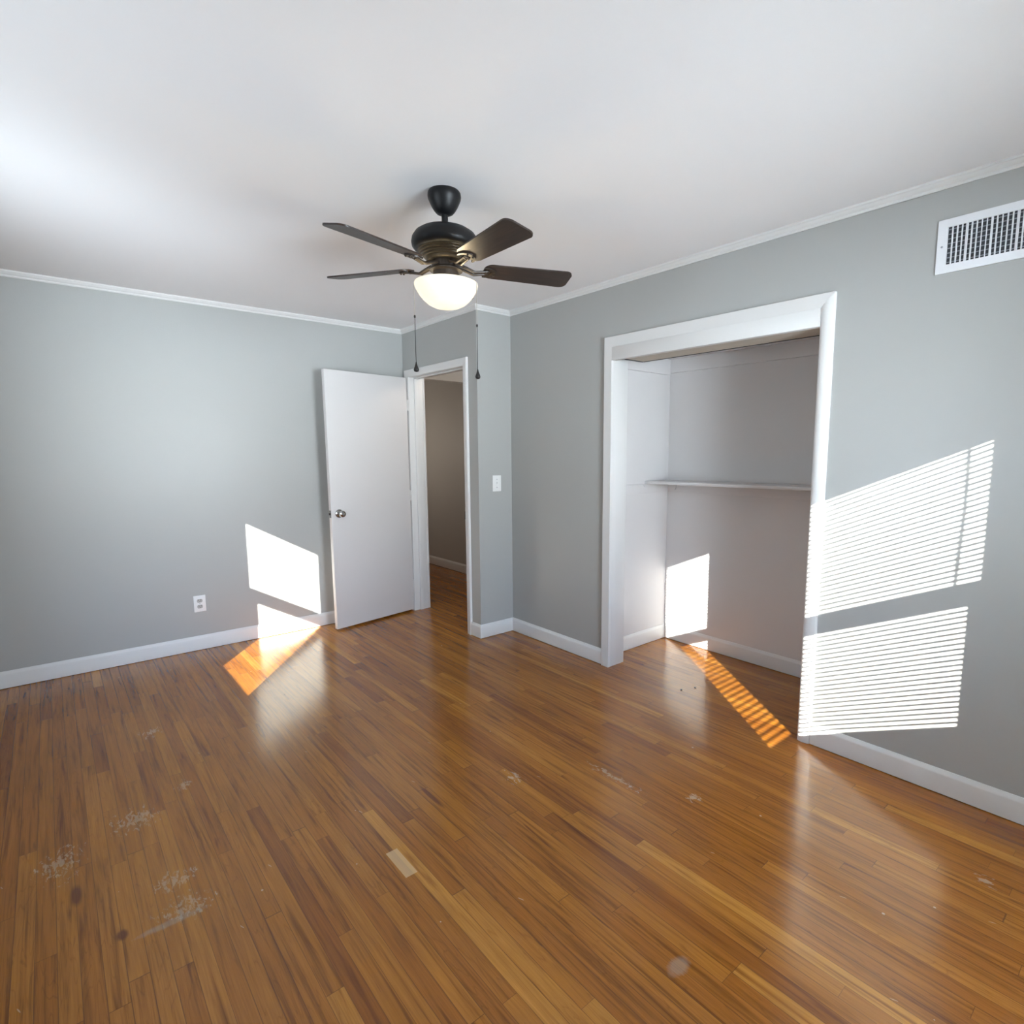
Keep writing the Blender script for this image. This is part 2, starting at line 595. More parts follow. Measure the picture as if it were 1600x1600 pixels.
def casing_piece(bm, prof, pa, pb, oa, ob, pt):
    ra = [bm.verts.new(pt(pa[0] + oa.x * w, pa[1] + oa.y * w, d)) for w, d in prof]
    rb = [bm.verts.new(pt(pb[0] + ob.x * w, pb[1] + ob.y * w, d)) for w, d in prof]
    n = len(prof)
    for i in range(n):
        bm.faces.new((ra[i], ra[(i + 1) % n], rb[(i + 1) % n], rb[i]))
    bm.faces.new(ra)
    bm.faces.new(rb)


# ------------------------------------------------------------------ the room
H = 2.41
XW, YF = -2.93, -5.03            # inner faces of the two window walls
BX, AY = 0.301, -1.114           # closet wall, return wall
DOOR_L, DOOR_R, DOOR_H = -0.105, -0.943, 2.012
CL_L, CL_R, CL_H = -2.144, -3.386, 1.94   # closet opening
T = 0.125

bm = bmesh.new()
box(bm, -3.12, 1.32, -5.2, 2.2, -0.06, 0.0)
struct('floor', bm, M_FLOOR, 'worn amber oak strip floor running through room, closet and hall', 'floor')
bm = bmesh.new()
box(bm, -3.12, 1.32, -5.2, 2.2, H, H + 0.08)
struct('ceiling', bm, M_CEIL, 'plain white painted ceiling with the fan hanging from it', 'ceiling')

bm = bmesh.new()
box(bm, -3.12, 0.0, 0.0, T, 0, H)
struct('wall_left', bm, M_WALL, 'long grey wall behind the open door, with the sunlit patch and the outlet', 'wall')

bm = bmesh.new()                 # wall with the door
box(bm, 0.0, T, DOOR_L + 0.018, 0.0, 0, H)
box(bm, 0.0, T, AY, DOOR_R - 0.018, 0, H)
box(bm, 0.0, T, DOOR_R - 0.018, DOOR_L + 0.018, DOOR_H + 0.018, H)
struct('wall_entry', bm, M_WALL, 'short grey wall around the open doorway', 'wall')
bm = bmesh.new()
box(bm, T, BX, AY, AY + T, 0, H)
struct('wall_return', bm, M_WALL, 'narrow grey wall return carrying the light switch', 'wall')

bm = bmesh.new()                 # closet wall
x1 = BX + T
box(bm, BX, x1, CL_L + 0.02, AY + T, 0, H)
box(bm, BX, x1, -5.2, CL_R - 0.02, 0, H)
box(bm, BX, x1, CL_R - 0.02, CL_L + 0.02, 2.045, H)
struct('wall_right', bm, M_WALL, 'grey wall with the closet opening and the striped sunlight', 'wall')


def wall_with_hole(axis, c0, c1, a0, a1, h0, h1, z0, z1):
    bm = bmesh.new()
    def bx_(p0, p1, q0, q1):
        if axis == 'y':
            box(bm, p0, p1, c0, c1, q0, q1)
        else:
            box(bm, c0, c1, p0, p1, q0, q1)
    bx_(a0, h0, 0, H)
    bx_(h1, a1, 0, H)
    bx_(h0, h1, 0, z0)
    bx_(h0, h1, z1, H)
    return bm


W1 = dict(h0=-1.365, h1=-0.395, z0=0.715, z1=1.95)
W2 = dict(h0=-3.065, h1=-2.135, z0=0.775, z1=2.005)
struct('wall_front', wall_with_hole('y', YF - 0.14, YF, -3.12, BX, W1['h0'], W1['h1'], W1['z0'], W1['z1']), M_WALL,
       'grey window wall opposite the open door, behind the viewpoint', 'wall')
struct('wall_window', wall_with_hole('x', XW - 0.14, XW, YF, 0.0, W2['h0'], W2['h1'], W2['z0'], W2['z1']), M_WALL,
       'grey window wall facing the closet, left of the viewpoint', 'wall')

# closet shell
CBX, CLY, CRY, CH = 1.056, -2.0, -3.52, 2.035
bm = bmesh.new()
box(bm, x1, CBX + 0.1, CLY, CLY + 0.1, 0, H)
struct('wall_closet_left', bm, M_CLOSET, 'white left side wall inside the closet', 'wall')
bm = bmesh.new()
box(bm, CBX, CBX + 0.1, CRY - 0.1, CLY, 0, H)
struct('wall_closet_back', bm, M_CLOSET, 'white back wall inside the closet with a bright sun patch', 'wall')
bm = bmesh.new()
box(bm, x1, CBX, CRY - 0.1, CRY, 0, H)
struct('wall_closet_right', bm, M_CLOSET, 'white right side wall inside the closet, hidden behind the casing', 'wall')
bm = bmesh.new()
box(bm, x1, CBX, CRY, CLY, CH, CH + 0.05)
struct('ceiling_closet', bm, M_CLOSET, 'low white closet ceiling above the shelf', 'ceiling')
# cladding behind the room wall, inside the closet
bm = bmesh.new()
box(bm, x1, x1 + 0.004, CRY, CL_R - 0.005, 0, CH)
box(bm, x1, x1 + 0.004, CL_L + 0.005, CLY, 0, CH)
struct('wall_closet_front', bm, M_CLOSET, 'white inner side of the closet front wall', 'wall')

# hall shell
HX = 1.172
bm = bmesh.new()
box(bm, HX, HX + 0.1, -1.0, 2.1, 0, H)
struct('wall_hall', bm, M_HALL, 'dim taupe hall wall seen through the doorway', 'wall')
bm = bmesh.new()
box(bm, T, HX, 2.0, 2.1, 0, H)
struct('wall_hall_far', bm, M_HALL, 'far end wall of the hall, out of sight', 'wall')
bm = bmesh.new()
box(bm, BX, HX + 0.1, -1.1, -1.0, 0, H)
struct('wall_hall_near', bm, M_HALL, 'near end wall of the hall, out of sight', 'wall')
bm = bmesh.new()
box(bm, 0.02, T, T, 2.1, 0, H)
struct('wall_hall_side', bm, M_HALL, 'side wall of the hall behind the bedroom wall', 'wall')
bm = bmesh.new()
box(bm, T, HX, 0.50, 0.62, 2.094, H)
struct('trim_9', bm, M_TRIM, 'white boxed header across the hall beyond the doorway', 'trim')

for ln, le, lr, lp_ in (('hall_lamp', 6.0, 0.09, (0.68, -0.62, 2.25)),           # hall ceiling light, round the corner
                        ('hall_fill', 6.0, 0.25, (0.30, 1.72, 1.50))):        # added unseen fill light at the far end of the hall
    hl = bpy.data.lights.new(ln, 'POINT')
    hl.energy = le
    hl.color = (1.0, 0.88, 0.76)
    hl.shadow_soft_size = lr
    hlo = bpy.data.objects.new(ln, hl)
    COL.objects.link(hlo)
    hlo.location = lp_

# ------------------------------------------------------------------ crown moulding
CROWN = [(0.0, 2.375), (0.006, 2.3745), (0.0085, 2.379), (0.0085, 2.385), (0.013, 2.388), (0.018, 2.393), (0.021, 2.399),
         (0.0245, 2.401), (0.0245, 2.41), (0.0, 2.41)]
room = [(XW, 0.0), (0.0, 0.0), (0.0, AY), (BX, AY), (BX, YF), (XW, YF)]


def miters(poly):
    out = []
    n = len(poly)
    for i in range(n):
        a = (Vector(poly[i]) - Vector(poly[i - 1])).normalized()
        c = (Vector(poly[(i + 1) % n]) - Vector(poly[i])).normalized()
        na, nc = Vector((a.y, -a.x)), Vector((c.y, -c.x))      # inward for a clockwise outline
        out.append((na + nc) / (1 + na.dot(nc)))
    return out


mit = miters(room)
names = [('long left wall', 1), ('doorway wall', 2), ('switch wall return', 3), ('closet wall', 4),
         ('window wall behind the viewpoint', 5), ('window wall left of the viewpoint', 6)]
for i, (nm, k) in enumerate(names):
    j = (i + 1) % len(room)
    bm = bmesh.new()
    sweep_seg(bm, CROWN, room[i], room[j], mit[i], mit[j])
    struct('trim_%d' % k, bm, M_TRIM, 'white crown moulding along the top of the ' + nm, 'trim', 25)

# ------------------------------------------------------------------ baseboards
BASE = [(0.0, 0.003), (0.0145, 0.003), (0.0145, 0.082), (0.0125, 0.090), (0.008, 0.0965), (0.0055, 0.1025), (0.0, 0.1025)]


def base_run(name, label, A, B, nA, nB):
    bm = bmesh.new()
    sweep_seg(bm, BASE, A, B, Vector(nA), Vector(nB))
    struct(name, bm, M_TRIM, label, 'baseboard', 25)


DC = 0.057    # casing width
base_run('baseboard_left', 'white baseboard along the long left wall', room[0], room[1], mit[0], mit[1])
base_run('baseboard_entry', 'short white baseboard between door casing and wall corner', (0, DOOR_R - DC + 0.002), room[2], (-1, 0), mit[2])
base_run('baseboard_return', 'white baseboard below the light switch', room[2], room[3], mit[2], mit[3])
base_run('baseboard_right', 'white baseboard between the switch wall and the closet', room[3], (BX, CL_L + 0.062), mit[3], (-1, 0))
base_run('baseboard_right_near', 'white baseboard right of the closet below the striped sunlight', (BX, CL_R - 0.062), room[4], (-1, 0), mit[4])
base_run('baseboard_front', 'white baseboard along the window wall behind the viewpoint', room[4], room[5], mit[4], mit[5])
base_run('baseboard_window', 'white baseboard along the window wall left of the viewpoint', room[5], room[0], mit[5], mit[0])
base_run('baseboard_closet_left', 'white baseboard on the left side wall inside the closet', (x1, CLY), (CBX, CLY), (0, -1), (-1, -1))
base_run('baseboard_closet_back', 'white baseboard on the closet back wall', (CBX, CLY), (CBX, CRY), (-1, -1), (-1, 1))
base_run('baseboard_hall', 'white baseboard on the hall wall beyond the doorway', (HX, 2.0), (HX, -1.0), (-1, 0), (-1, 0))

# ------------------------------------------------------------------ door casing, jambs
CAS = [(0.0, 0.0), (0.0, 0.009), (0.006, 0.0125), (0.020, 0.0155), (0.036, 0.018), (0.050, 0.018), (0.055, 0.0155), (0.057, 0.010), (0.057, 0.0)]


def frame_trim(name, label, plane, wall, sgn, path, prof, jamb_fn, flat=None):
    root = thing(name, label, 'trim', (0, 0, 0), kind='structure')
    offs, pt = casing(None, prof, path, plane, wall, sgn)
    nm = ['side_casing', 'head_casing', 'side_casing']
    for i in range(3):
        bm = bmesh.new()
        casing_piece(bm, flat if (flat and i > 0) else prof, path[i], path[i + 1], offs[i], offs[i + 1], pt)
        obj(nm[i], bm, M_TRIM, root, 25)
    for n_, bm in jamb_fn():
        obj(n_, bm, M_TRIM, root, 30)
    return root


def door_jambs():
    out = []
    bm = bmesh.new()
    box(bm, -0.001, T + 0.012, DOOR_L, DOOR_L + 0.018, 0, DOOR_H + 0.018, 0.0015)
    out.append(('jamb', bm))
    bm = bmesh.new()
    box(bm, -0.001, T + 0.012, DOOR_R - 0.018, DOOR_R, 0, DOOR_H + 0.018, 0.0015)
    out.append(('jamb', bm))
    bm = bmesh.new()
    box(bm, -0.001, T + 0.012, DOOR_R, DOOR_L, DOOR_H, DOOR_H + 0.018, 0.0015)
    out.append(('head_jamb', bm))
    bm = bmesh.new()
    box(bm, 0.042, 0.075, DOOR_L - 0.011, DOOR_L, 0, DOOR_H, 0.002)
    box(bm, 0.042, 0.075, DOOR_R, DOOR_R + 0.011, 0, DOOR_H, 0.002)
    box(bm, 0.042, 0.075, DOOR_R + 0.011, DOOR_L - 0.011, DOOR_H - 0.011, DOOR_H, 0.002)
    out.append(('door_stop', bm))
    return out


# path runs so that its right-hand side is outside the opening
dpath = [(DOOR_R, 0.0), (DOOR_R, DOOR_H), (DOOR_L, DOOR_H), (DOOR_L, 0.0)]
dtrim = frame_trim('trim_7', 'white casing and jambs around the open doorway', 'x', 0.0, -1,
                   [(u_, z_) for u_, z_ in dpath], [(-w, d) for w, d in CAS], door_jambs)
bm = bmesh.new()
box(bm, -0.0125, 0.03, DOOR_R - 0.001, DOOR_R + 0.003, 0.885, 0.945, 0.001)
obj('strike_plate', bm, M_SLOT, dtrim)['label'] = 'dark strike plate on the right jamb'

# hall side casing
bm = bmesh.new()
box(bm, T, T + 0.018, DOOR_L - 0.004, DOOR_L + 0.055, 0, DOOR_H + 0.06, 0.004)
box(bm, T, T + 0.018, DOOR_R - 0.055, DOOR_R + 0.004, 0, DOOR_H + 0.06, 0.004)
struct('trim_10', bm, M_TRIM, 'white casing on the hall side of the doorway', 'trim')


def closet_jambs():
    out = []
    for (a, c) in ((CL_L, CL_L + 0.02), (CL_R - 0.02, CL_R)):
        bm = bmesh.new()
        box(bm, BX - 0.001, x1 + 0.006, a, c, 0, CL_H + 0.09, 0.0015)
        out.append(('jamb', bm))
    bm = bmesh.new()
    box(bm, BX - 0.0198, BX + 0.016, CL_R, CL_L, CL_H, CL_H + 0.078, 0.0008)
    out.append(('fascia_board', bm))
    return out


CAS2 = [(0.0, 0.0), (0.0, 0.010), (0.004, 0.0145), (0.014, 0.019), (0.028, 0.021), (0.044, 0.019), (0.056, 0.0145), (0.061, 0.009), (0.061, 0.0)]
cpath = [(CL_R, 0.0), (CL_R, 2.018), (CL_L, 2.018), (CL_L, 0.0)]
frame_trim('trim_8', 'white rounded casing and deep header around the closet opening', 'x', BX, -1, cpath,
           [(-w, d) for w, d in CAS2], closet_jambs, [(0, 0), (0, 0.02), (-0.060, 0.02), (-0.061, 0.019), (-0.061, 0)])

# ------------------------------------------------------------------ the door leaf (hinged on the left jamb, swung wide open)
LW, LT, LH = 0.735, 0.035, 1.985
HINGE = (-0.019, DOOR_L - 0.004)
door = thing('door_1', 'white flush door standing open in front of the left wall', 'door', (HINGE[0], HINGE[1], 0.018),
             (0, math.radians(-0.35), math.radians(9.6)), kind='structure')
bm = bmesh.new()                 # local: hinge at the origin, leaf runs to -x, the face we see is at -y
box(bm, -LW, 0.0, 0.0, LT, 0.0, LH, 0.002)
obj('door_leaf', bm, M_DOOR, door, 30)


def knob_bm(s):
    bm = bmesh.new()
    prof = [(0.0, 0.0), (0.031, 0.0), (0.033, 0.003), (0.031, 0.007), (0.022, 0.010), (0.0125, 0.013), (0.0115, 0.026), (0.016, 0.031),
            (0.0235, 0.036), (0.0265, 0.044), (0.0265, 0.051), (0.0235, 0.058), (0.015, 0.062), (0.0075, 0.063), (0.006, 0.0615), (0.0, 0.0615)]
    lathe(bm, prof, 36, cap=False)
    bmesh.ops.rotate(bm, verts=bm.verts, matrix=Matrix.Rotation(math.radians(90 * s), 3, 'X'))
    return bm


KZ = 0.905
kb = obj('door_knob', knob_bm(1), M_CHROME, door, 40, (-LW + 0.062, 0.0, KZ))
kb['label'] = 'chrome round knob'
obj('door_knob', knob_bm(-1), M_CHROME, door, 40, (-LW + 0.062, LT, KZ))['label'] = 'chrome round knob on the far side'
bm = bmesh.new()
box(bm, -LW - 0.0012, -LW + 0.002, 0.006, 0.029, KZ - 0.028, KZ + 0.028, 0.0008)
lp = obj('latch_plate', bm, M_CHROME, door)
lp['label'] = 'small chrome latch plate in the door edge'
bm = bmesh.new()
prism(bm, [(-LW - 0.012, 0.012), (-LW - 0.012, 0.017), (-LW - 0.0005, 0.024), (-LW - 0.0005, 0.012)], 'z', KZ - 0.008, KZ + 0.008)
obj('latch_bolt', bm, M_BRONZE, lp)
for hz in (0.22, 1.0, 1.76):
    bm = bmesh.new()
    tube(bm, [(0.007, -0.004, hz - 0.045), (0.007, -0.004, hz + 0.045)], 0.0055, 12)
    box(bm, -0.001, 0.0065, -0.0005, 0.030, hz - 0.044, hz + 0.044)
    obj('hinge', bm, M_TRIM, door, 40)

# ------------------------------------------------------------------ windows (behind the viewpoint; they shape the sunlight)
def window(name, label, axis, plane, opening, up_rect, lo_rect, sgn):
    """sgn: +1 when the room lies on the + side of the plane"""
    root = thing(name, label, 'window', (0, 0, 0), kind='structure')

    def bx_(bm, u0, u1, d0, d1, z0, z1, bev=0.0):
        d0, d1 = sorted((plane + sgn * d0, plane + sgn * d1))
        if axis == 'y':
            box(bm, u0, u1, d0, d1, z0, z1, bev)
        else:
            box(bm, d0, d1, u0, u1, z0, z1, bev)
    h0, h1, z0, z1 = opening['h0'], opening['h1'], opening['z0'], opening['z1']
    zm = (lo_rect[3] + up_rect[2]) / 2
    for nm, R_, za, zb in (('upper_sash', up_rect, zm, z1), ('lower_sash', lo_rect, z0, zm)):
        bm = bmesh.new()
        bx_(bm, h0, R_[0], -0.009, 0.009, za, zb)
        bx_(bm, R_[1], h1, -0.009, 0.009, za, zb)
        bx_(bm, R_[0], R_[1], -0.009, 0.009, za, R_[2])
        bx_(bm, R_[0], R_[1], -0.009, 0.009, R_[3], zb)
        s = obj(nm, bm, M_TRIM, root)
        bm = bmesh.new()
        bx_(bm, R_[0] - 0.004, R_[1] + 0.004, -0.0015, 0.0015, R_[2] - 0.004, R_[3] + 0.004)
        obj('pane', bm, M_GLASS, s)
    fc = 0.07
    bm = bmesh.new()
    bx_(bm, h0 - 0.06, h0, fc, fc + 0.017, z0 - 0.02, z1 + 0.06, 0.004)
    bx_(bm, h1, h1 + 0.06, fc, fc + 0.017, z0 - 0.02, z1 + 0.06, 0.004)
    bx_(bm, h0, h1, fc, fc + 0.017, z1, z1 + 0.06, 0.004)
    obj('window_casing', bm, M_TRIM, root)
    bm = bmesh.new()
    bx_(bm, h0 - 0.07, h1 + 0.07, fc, fc + 0.04, z0 - 0.022, z0, 0.004)
    bx_(bm, h0 - 0.05, h1 + 0.05, fc, fc + 0.016, z0 - 0.085, z0 - 0.022, 0.003)
    obj('window_stool', bm, M_TRIM, root)


UP1, LO1 = (-1.272, -0.487, 1.366, 1.905), (-1.217, -0.512, 0.774, 1.279)
UP2, LO2 = (-2.945, -2.262, 1.402, 1.885), (-2.962, -2.322, 0.832, 1.305)
window('window_1', 'double hung window with lowered blind in the wall behind the viewpoint', 'y', YF - 0.07, W1, UP1, LO1, 1)
window('window_2', 'double hung window with raised blind in the wall left of the viewpoint', 'x', XW - 0.07, W2, UP2, LO2, 1)


def blind(name, label, axis, d_c, u0, u1, z0, z1, wand_u, tilt, raised=False):
    """slats run along u, centred on depth d_c; the room edge of every slat is tipped down"""
    root = thing(name, label, 'blind', (0, 0, 0), group='mini blinds at the windows')

    def P(u, d, z):
        return (u, d, z) if axis == 'y' else (d, u, z)
    w = 0.025
    pitch = 0.0218 if not raised else 0.00115            # a raised blind is a tight stack below its head rail
    bm = bmesh.new()
    z = z0 + (0.022 if not raised else 0.014)
    while z < z1 - (0.03 if not raised else 0.026):
        prof = []
        for k in range(5):
            s = (k / 4 - 0.5) * w
            hgt = 0.0016 * (1 - (2 * k / 4 - 1) ** 2)
            prof.append((s * math.cos(tilt) + hgt * math.sin(tilt), -s * math.sin(tilt) + hgt * math.cos(tilt)))
        ring = prof + [(a, c - 0.0005) for a, c in reversed(prof)]
        A = [bm.verts.new(P(u0, d_c + a, z + c)) for a, c in ring]
        B = [bm.verts.new(P(u1, d_c + a, z + c)) for a, c in ring]
        n = len(ring)
        for i in range(n):
            bm.faces.new((A[i], A[(i + 1) % n], B[(i + 1) % n], B[i]))
        bm.faces.new(A)
        bm.faces.new(B)
        z += pitch
    obj('slats', bm, M_BLIND, root)

    def bx_(bm, a0, a1, d0, d1, q0, q1, bev=0.0):
        if axis == 'y':
            box(bm, a0, a1, d0, d1, q0, q1, bev)
        else:
            box(bm, d0, d1, a0, a1, q0, q1, bev)
    bm = bmesh.new()
    bx_(bm, u0, u1, d_c - 0.014, d_c + 0.014, z1 - 0.024, z1 - 0.001, 0.002)
    obj('head_rail', bm, M_BLIND, root)
    bm = bmesh.new()
    bx_(bm, u0, u1, d_c - 0.011, d_c + 0.011, z0 + 0.002, z0 + 0.012, 0.002)
    obj('bottom_rail', bm, M_BLIND, root)
    for f in (0.14, 0.86):
        bm = bmesh.new()
        uu = u0 + f * (u1 - u0)
        for dd in (-0.0125, 0.0125):
            tube(bm, [P(uu, d_c + dd, z0 + 0.004), P(uu, d_c + dd, z1 - 0.02)], 0.0006, 6)
        obj('ladder_cord', bm, M_CORD, root)
    bm = bmesh.new()
    tube(bm, [P(wand_u, d_c + 0.022, z1 - 0.02), P(wand_u + 0.004, d_c + 0.024, z1 - 0.30), P(wand_u - 0.003, d_c + 0.026, 1.335)], 0.0042, 8)
    tube(bm, [P(wand_u - 0.003, d_c + 0.026, 1.335), P(wand_u - 0.003, d_c + 0.026, 1.305)], 0.006, 8)
    obj('tilt_wand', bm, M_BLIND, root, 40)


blind('window_blind', 'white mini blind lowered over the window behind the viewpoint', 'y', YF - 0.028, W1['h0'] + 0.006, W1['h1'] - 0.006,
      W1['z0'] + 0.002, W1['z1'], -0.50, math.radians(4))
blind('window_blind.001', 'white mini blind pulled up to the top of the window left of the viewpoint', 'x', XW - 0.028, W2['h0'] + 0.006,
      W2['h1'] - 0.006, 1.906, W2['z1'], -3.03, 0.0, True)

# ------------------------------------------------------------------ ceiling fan
FX, FY = -1.073, -2.485
fan = thing('ceiling_fan', 'black ceiling fan with five dark wood blades and a lit frosted bowl light', 'ceiling fan', (FX, FY, H))


def lathe_obj(name, prof, m, parent, seg=56, smooth=35, cap=True, loc=None):
    bm = bmesh.new()
    lathe(bm, [(r, z - H) for r, z in prof], seg, cap)
    return obj(name, bm, m, parent, smooth, loc)


lathe_obj('canopy', [(0.060, 2.410), (0.064, 2.404), (0.0655, 2.392), (0.064, 2.382), (0.058, 2.368), (0.050, 2.352), (0.041, 2.338),
                     (0.033, 2.329), (0.022, 2.324), (0.0125, 2.323)], M_BLACK, fan)
lathe_obj('downrod', [(0.0125, 2.323), (0.0125, 2.292), (0.0145, 2.290), (0.0255, 2.286), (0.0275, 2.280), (0.0275, 2.272)], M_BLACK, fan)
lathe_obj('motor_housing', [(0.0275, 2.276), (0.070, 2.272), (0.098, 2.263), (0.118, 2.250), (0.130, 2.232), (0.1335, 2.214),
                            (0.131, 2.200), (0.122, 2.190), (0.110, 2.186)], M_BLACK, fan)
rib = []
r_, z_ = 0.110, 2.188
for k in range(4):
    rib += [(r_, z_), (r_ - 0.001, z_ - 0.0045), (r_ - 0.0085, z_ - 0.0055), (r_ - 0.0085, z_ - 0.0075)]
    r_ -= 0.0075
    z_ -= 0.0078
lathe_obj('vent_band', [(0.09, 2.19)] + rib + [(0.076, 2.150), (0.072, 2.146), (0.05, 2.146)], M_BRASS, fan)
lathe_obj('flywheel', [(0.05, 2.147), (0.056, 2.146), (0.057, 2.122), (0.062, 2.119), (0.066, 2.114), (0.066, 2.110), (0.050, 2.106)], M_BRONZE, fan)
lathe_obj('switch_housing', [(0.051, 2.108), (0.051, 2.082), (0.053, 2.080), (0.053, 2.074), (0.060, 2.072), (0.060, 2.066), (0.02, 2.064)], M_BRONZE, fan)
# glass bowl, open at the top, thick enough to be a shell
outer = [(0.1185, 2.066), (0.1255, 2.063), (0.1268, 2.056), (0.1245, 2.046), (0.1185, 2.034), (0.108, 2.016), (0.093, 1.998),
         (0.074, 1.982), (0.052, 1.971), (0.028, 1.965), (0.0, 1.963)]
inner = [(0.0, 1.967), (0.028, 1.969), (0.051, 1.975), (0.0715, 1.986), (0.090, 2.002), (0.1045, 2.019), (0.1145, 2.036), (0.1195, 2.047),
         (0.1205, 2.056), (0.1165, 2.061)]
lathe_obj('light_bowl', outer + inner, M_BOWL, fan, 64, 50, cap=False)['label'] = 'lit frosted glass bowl'
# the lamp in the bowl
bd = bpy.data.lights.new('bulb', 'POINT')
bd.energy = 4.0
bd.color = (1.0, 0.80, 0.50)
bd.shadow_soft_size = 0.022
bulb = bpy.data.objects.new('bulb', bd)
COL.objects.link(bulb)
bulb.parent = fan
bulb.location = (0.0, -0.0, 2.030 - H)


def blade_bm():
    """local: runs along +x from the hub, flat in xy"""
    bm = bmesh.new()
    pts = []
    r0, r1, w0, w1 = 0.150, 0.530, 0.050, 0.062

    def arc(cx, cy, rad, a0, a1, n):
        return [(cx + rad * math.cos(a0 + (a1 - a0) * i / n), cy + rad * math.sin(a0 + (a1 - a0) * i / n)) for i in range(n + 1)]
    cr = 0.030
    pts += arc(r1 - cr, w1 - cr, cr, math.radians(85), 0, 6)
    pts += arc(r1 - cr, -w1 + cr, cr, 0, math.radians(-85), 6)
    pts += arc(r0 + 0.040, -w0 + 0.036, 0.036, math.radians(-95), math.radians(-170), 5)
    pts += arc(r0 + 0.040, w0 - 0.036, 0.036, math.radians(170), math.radians(95), 5)
    A = [bm.verts.new((x, y, 0.003)) for x, y in pts]
    B = [bm.verts.new((x, y, -0.003)) for x, y in pts]
    n = len(pts)
    for i in range(n):
        bm.faces.new((A[i], A[(i + 1) % n], B[(i + 1) % n], B[i]))
    bm.faces.new(A)
    bm.faces.new(list(reversed(B)))
    return bm


def iron_bm():
    """curved arm from the flywheel, then a crescent bracket under the blade root"""
    bm = bmesh.new()
    for s in (-1, 1):
        pts = [(0.058, s * 0.012, 0.006), (0.085, s * 0.012, -0.004), (0.115, s * 0.011, -0.016), (0.140, s * 0.010, -0.012), (0.168, s * 0.010, -0.0075)]
        tube(bm, pts, [0.006, 0.006, 0.0055, 0.005, 0.005], 8)
    # crescent
    N_ = 14
    top, bot = [], []
    outl = []
    for i in range(N_ + 1):
        a = math.radians(-100 + 200 * i / N_)
        outl.append((0.162 + 0.046 * math.cos(a), 0.036 * math.sin(a)))
    for i in range(N_, -1, -1):
        a = math.radians(-95 + 190 * i / N_)
        outl.append((0.157 + 0.032 * math.cos(a), 0.029 * math.sin(a)))
    prism(bm, outl, 'z', -0.009, -0.0032)
    box(bm, 0.150, 0.176, -0.014, 0.014, -0.0095, -0.0032, 0.002)
    for (sx, sy) in ((0.198, 0.012), (0.198, -0.012), (0.163, 0.0)):
        mtx = Matrix.Translation((sx, sy, -0.0105))
        bmesh.ops.create_uvsphere(bm, u_segments=10, v_segments=6, radius=0.0042, matrix=mtx)
    return bm


BZ = 2.127 - H
PITCHB = math.radians(-12.5)
proto_blade = obj('blade', blade_bm(), M_BLADE, fan, 30)
proto_iron = obj('blade_iron', iron_bm(), M_BRONZE, proto_blade, 40)
proto_iron['label'] = 'dark bronze blade bracket'
for k in range(5):
    if k == 0:
        bl = proto_blade
    else:
        bl = proto_blade.copy()
        COL.objects.link(bl)
        ir = proto_iron.copy()
        ir.parent = bl
        COL.objects.link(ir)
    a = math.radians(50.5 + 72 * k)
    bl.location = (0, 0, BZ)
    bl.rotation_mode = 'QUATERNION'
    bl.rotation_quaternion = (Matrix.Rotation(a, 4, 'Z') @ Matrix.Rotation(PITCHB, 4, 'X')).to_quaternion()


def pull_chain(ang, z_join, z_end, r_h):
    ca, sa = math.cos(ang), math.sin(ang)
    zl = lambda z: z - H
    up_ = bmesh.new()
    pts = [(0.052 * ca, 0.052 * sa, zl(2.092)), (0.060 * ca, 0.060 * sa, zl(2.090)), (0.100 * ca, 0.100 * sa, zl(2.074)),
           (0.124 * ca, 0.124 * sa, zl(2.066)), (r_h * ca, r_h * sa, zl(2.058)), (r_h * ca, r_h * sa, zl(2.03)), (r_h * ca, r_h * sa, zl(z_join))]
    tube(up_, pts, 0.0011, 6)
    root = obj('pull_chain', up_, M_CHAIN_L, fan, 40)
    lo = bmesh.new()
    tube(lo, [(r_h * ca, r_h * sa, zl(z_join)), (r_h * ca, r_h * sa, zl(z_end + 0.034))], 0.0014, 6)
    bmesh.ops.create_uvsphere(lo, u_segments=10, v_segments=8, radius=0.0042, matrix=Matrix.Translation((r_h * ca, r_h * sa, zl(z_join))) @ Matrix.Diagonal((1, 1, 1.6, 1)))
    obj('cord', lo, M_CHAIN, root, 40)
    pd = bmesh.new()
    prof = [(0.0, 0.042), (0.002, 0.040), (0.0034, 0.032), (0.0062, 0.023), (0.0098, 0.014), (0.0108, 0.009), (0.0085, 0.0025), (0.0, 0.0)]
    lathe(pd, prof, 20, cap=False)
    bmesh.ops.translate(pd, verts=pd.verts, vec=(r_h * ca, r_h * sa, zl(z_end)))
    obj('pendant', pd, M_CHAIN, root, 60)


# left and right of the bowl as the photograph shows it
cam_right = -YAW
pull_chain(math.pi - YAW + math.radians(10), 1.930, 1.712, 0.1275)
pull_chain(-YAW - math.radians(12), 1.893, 1.683, 0.1275)

# ------------------------------------------------------------------ air vent high on the closet wall
VY0, VY1, VZ0, VZ1 = -4.165, -3.814, 2.0655, 2.261
vent = thing('air_vent', 'white metal wall register with upright fins high on the right wall', 'vent', (BX, (VY0 + VY1) / 2, (VZ0 + VZ1) / 2))
yc, zc = (VY0 + VY1) / 2, (VZ0 + VZ1) / 2
hy, hz = (VY1 - VY0) / 2, (VZ1 - VZ0) / 2
iy, iz = hy - 0.033, hz - 0.030
bm = bmesh.new()
for (a0, a1, q0, q1) in ((-hy, hy, iz, hz), (-hy, hy, -hz, -iz), (-hy, -iy, -iz, iz), (iy, hy, -iz, iz)):
    box(bm, -0.0075, 0.0, a0, a1, q0, q1)
bmesh.ops.remove_doubles(bm, verts=bm.verts, dist=1e-5)
obj('vent_frame', bm, M_VENT, vent)
bm = bmesh.new()
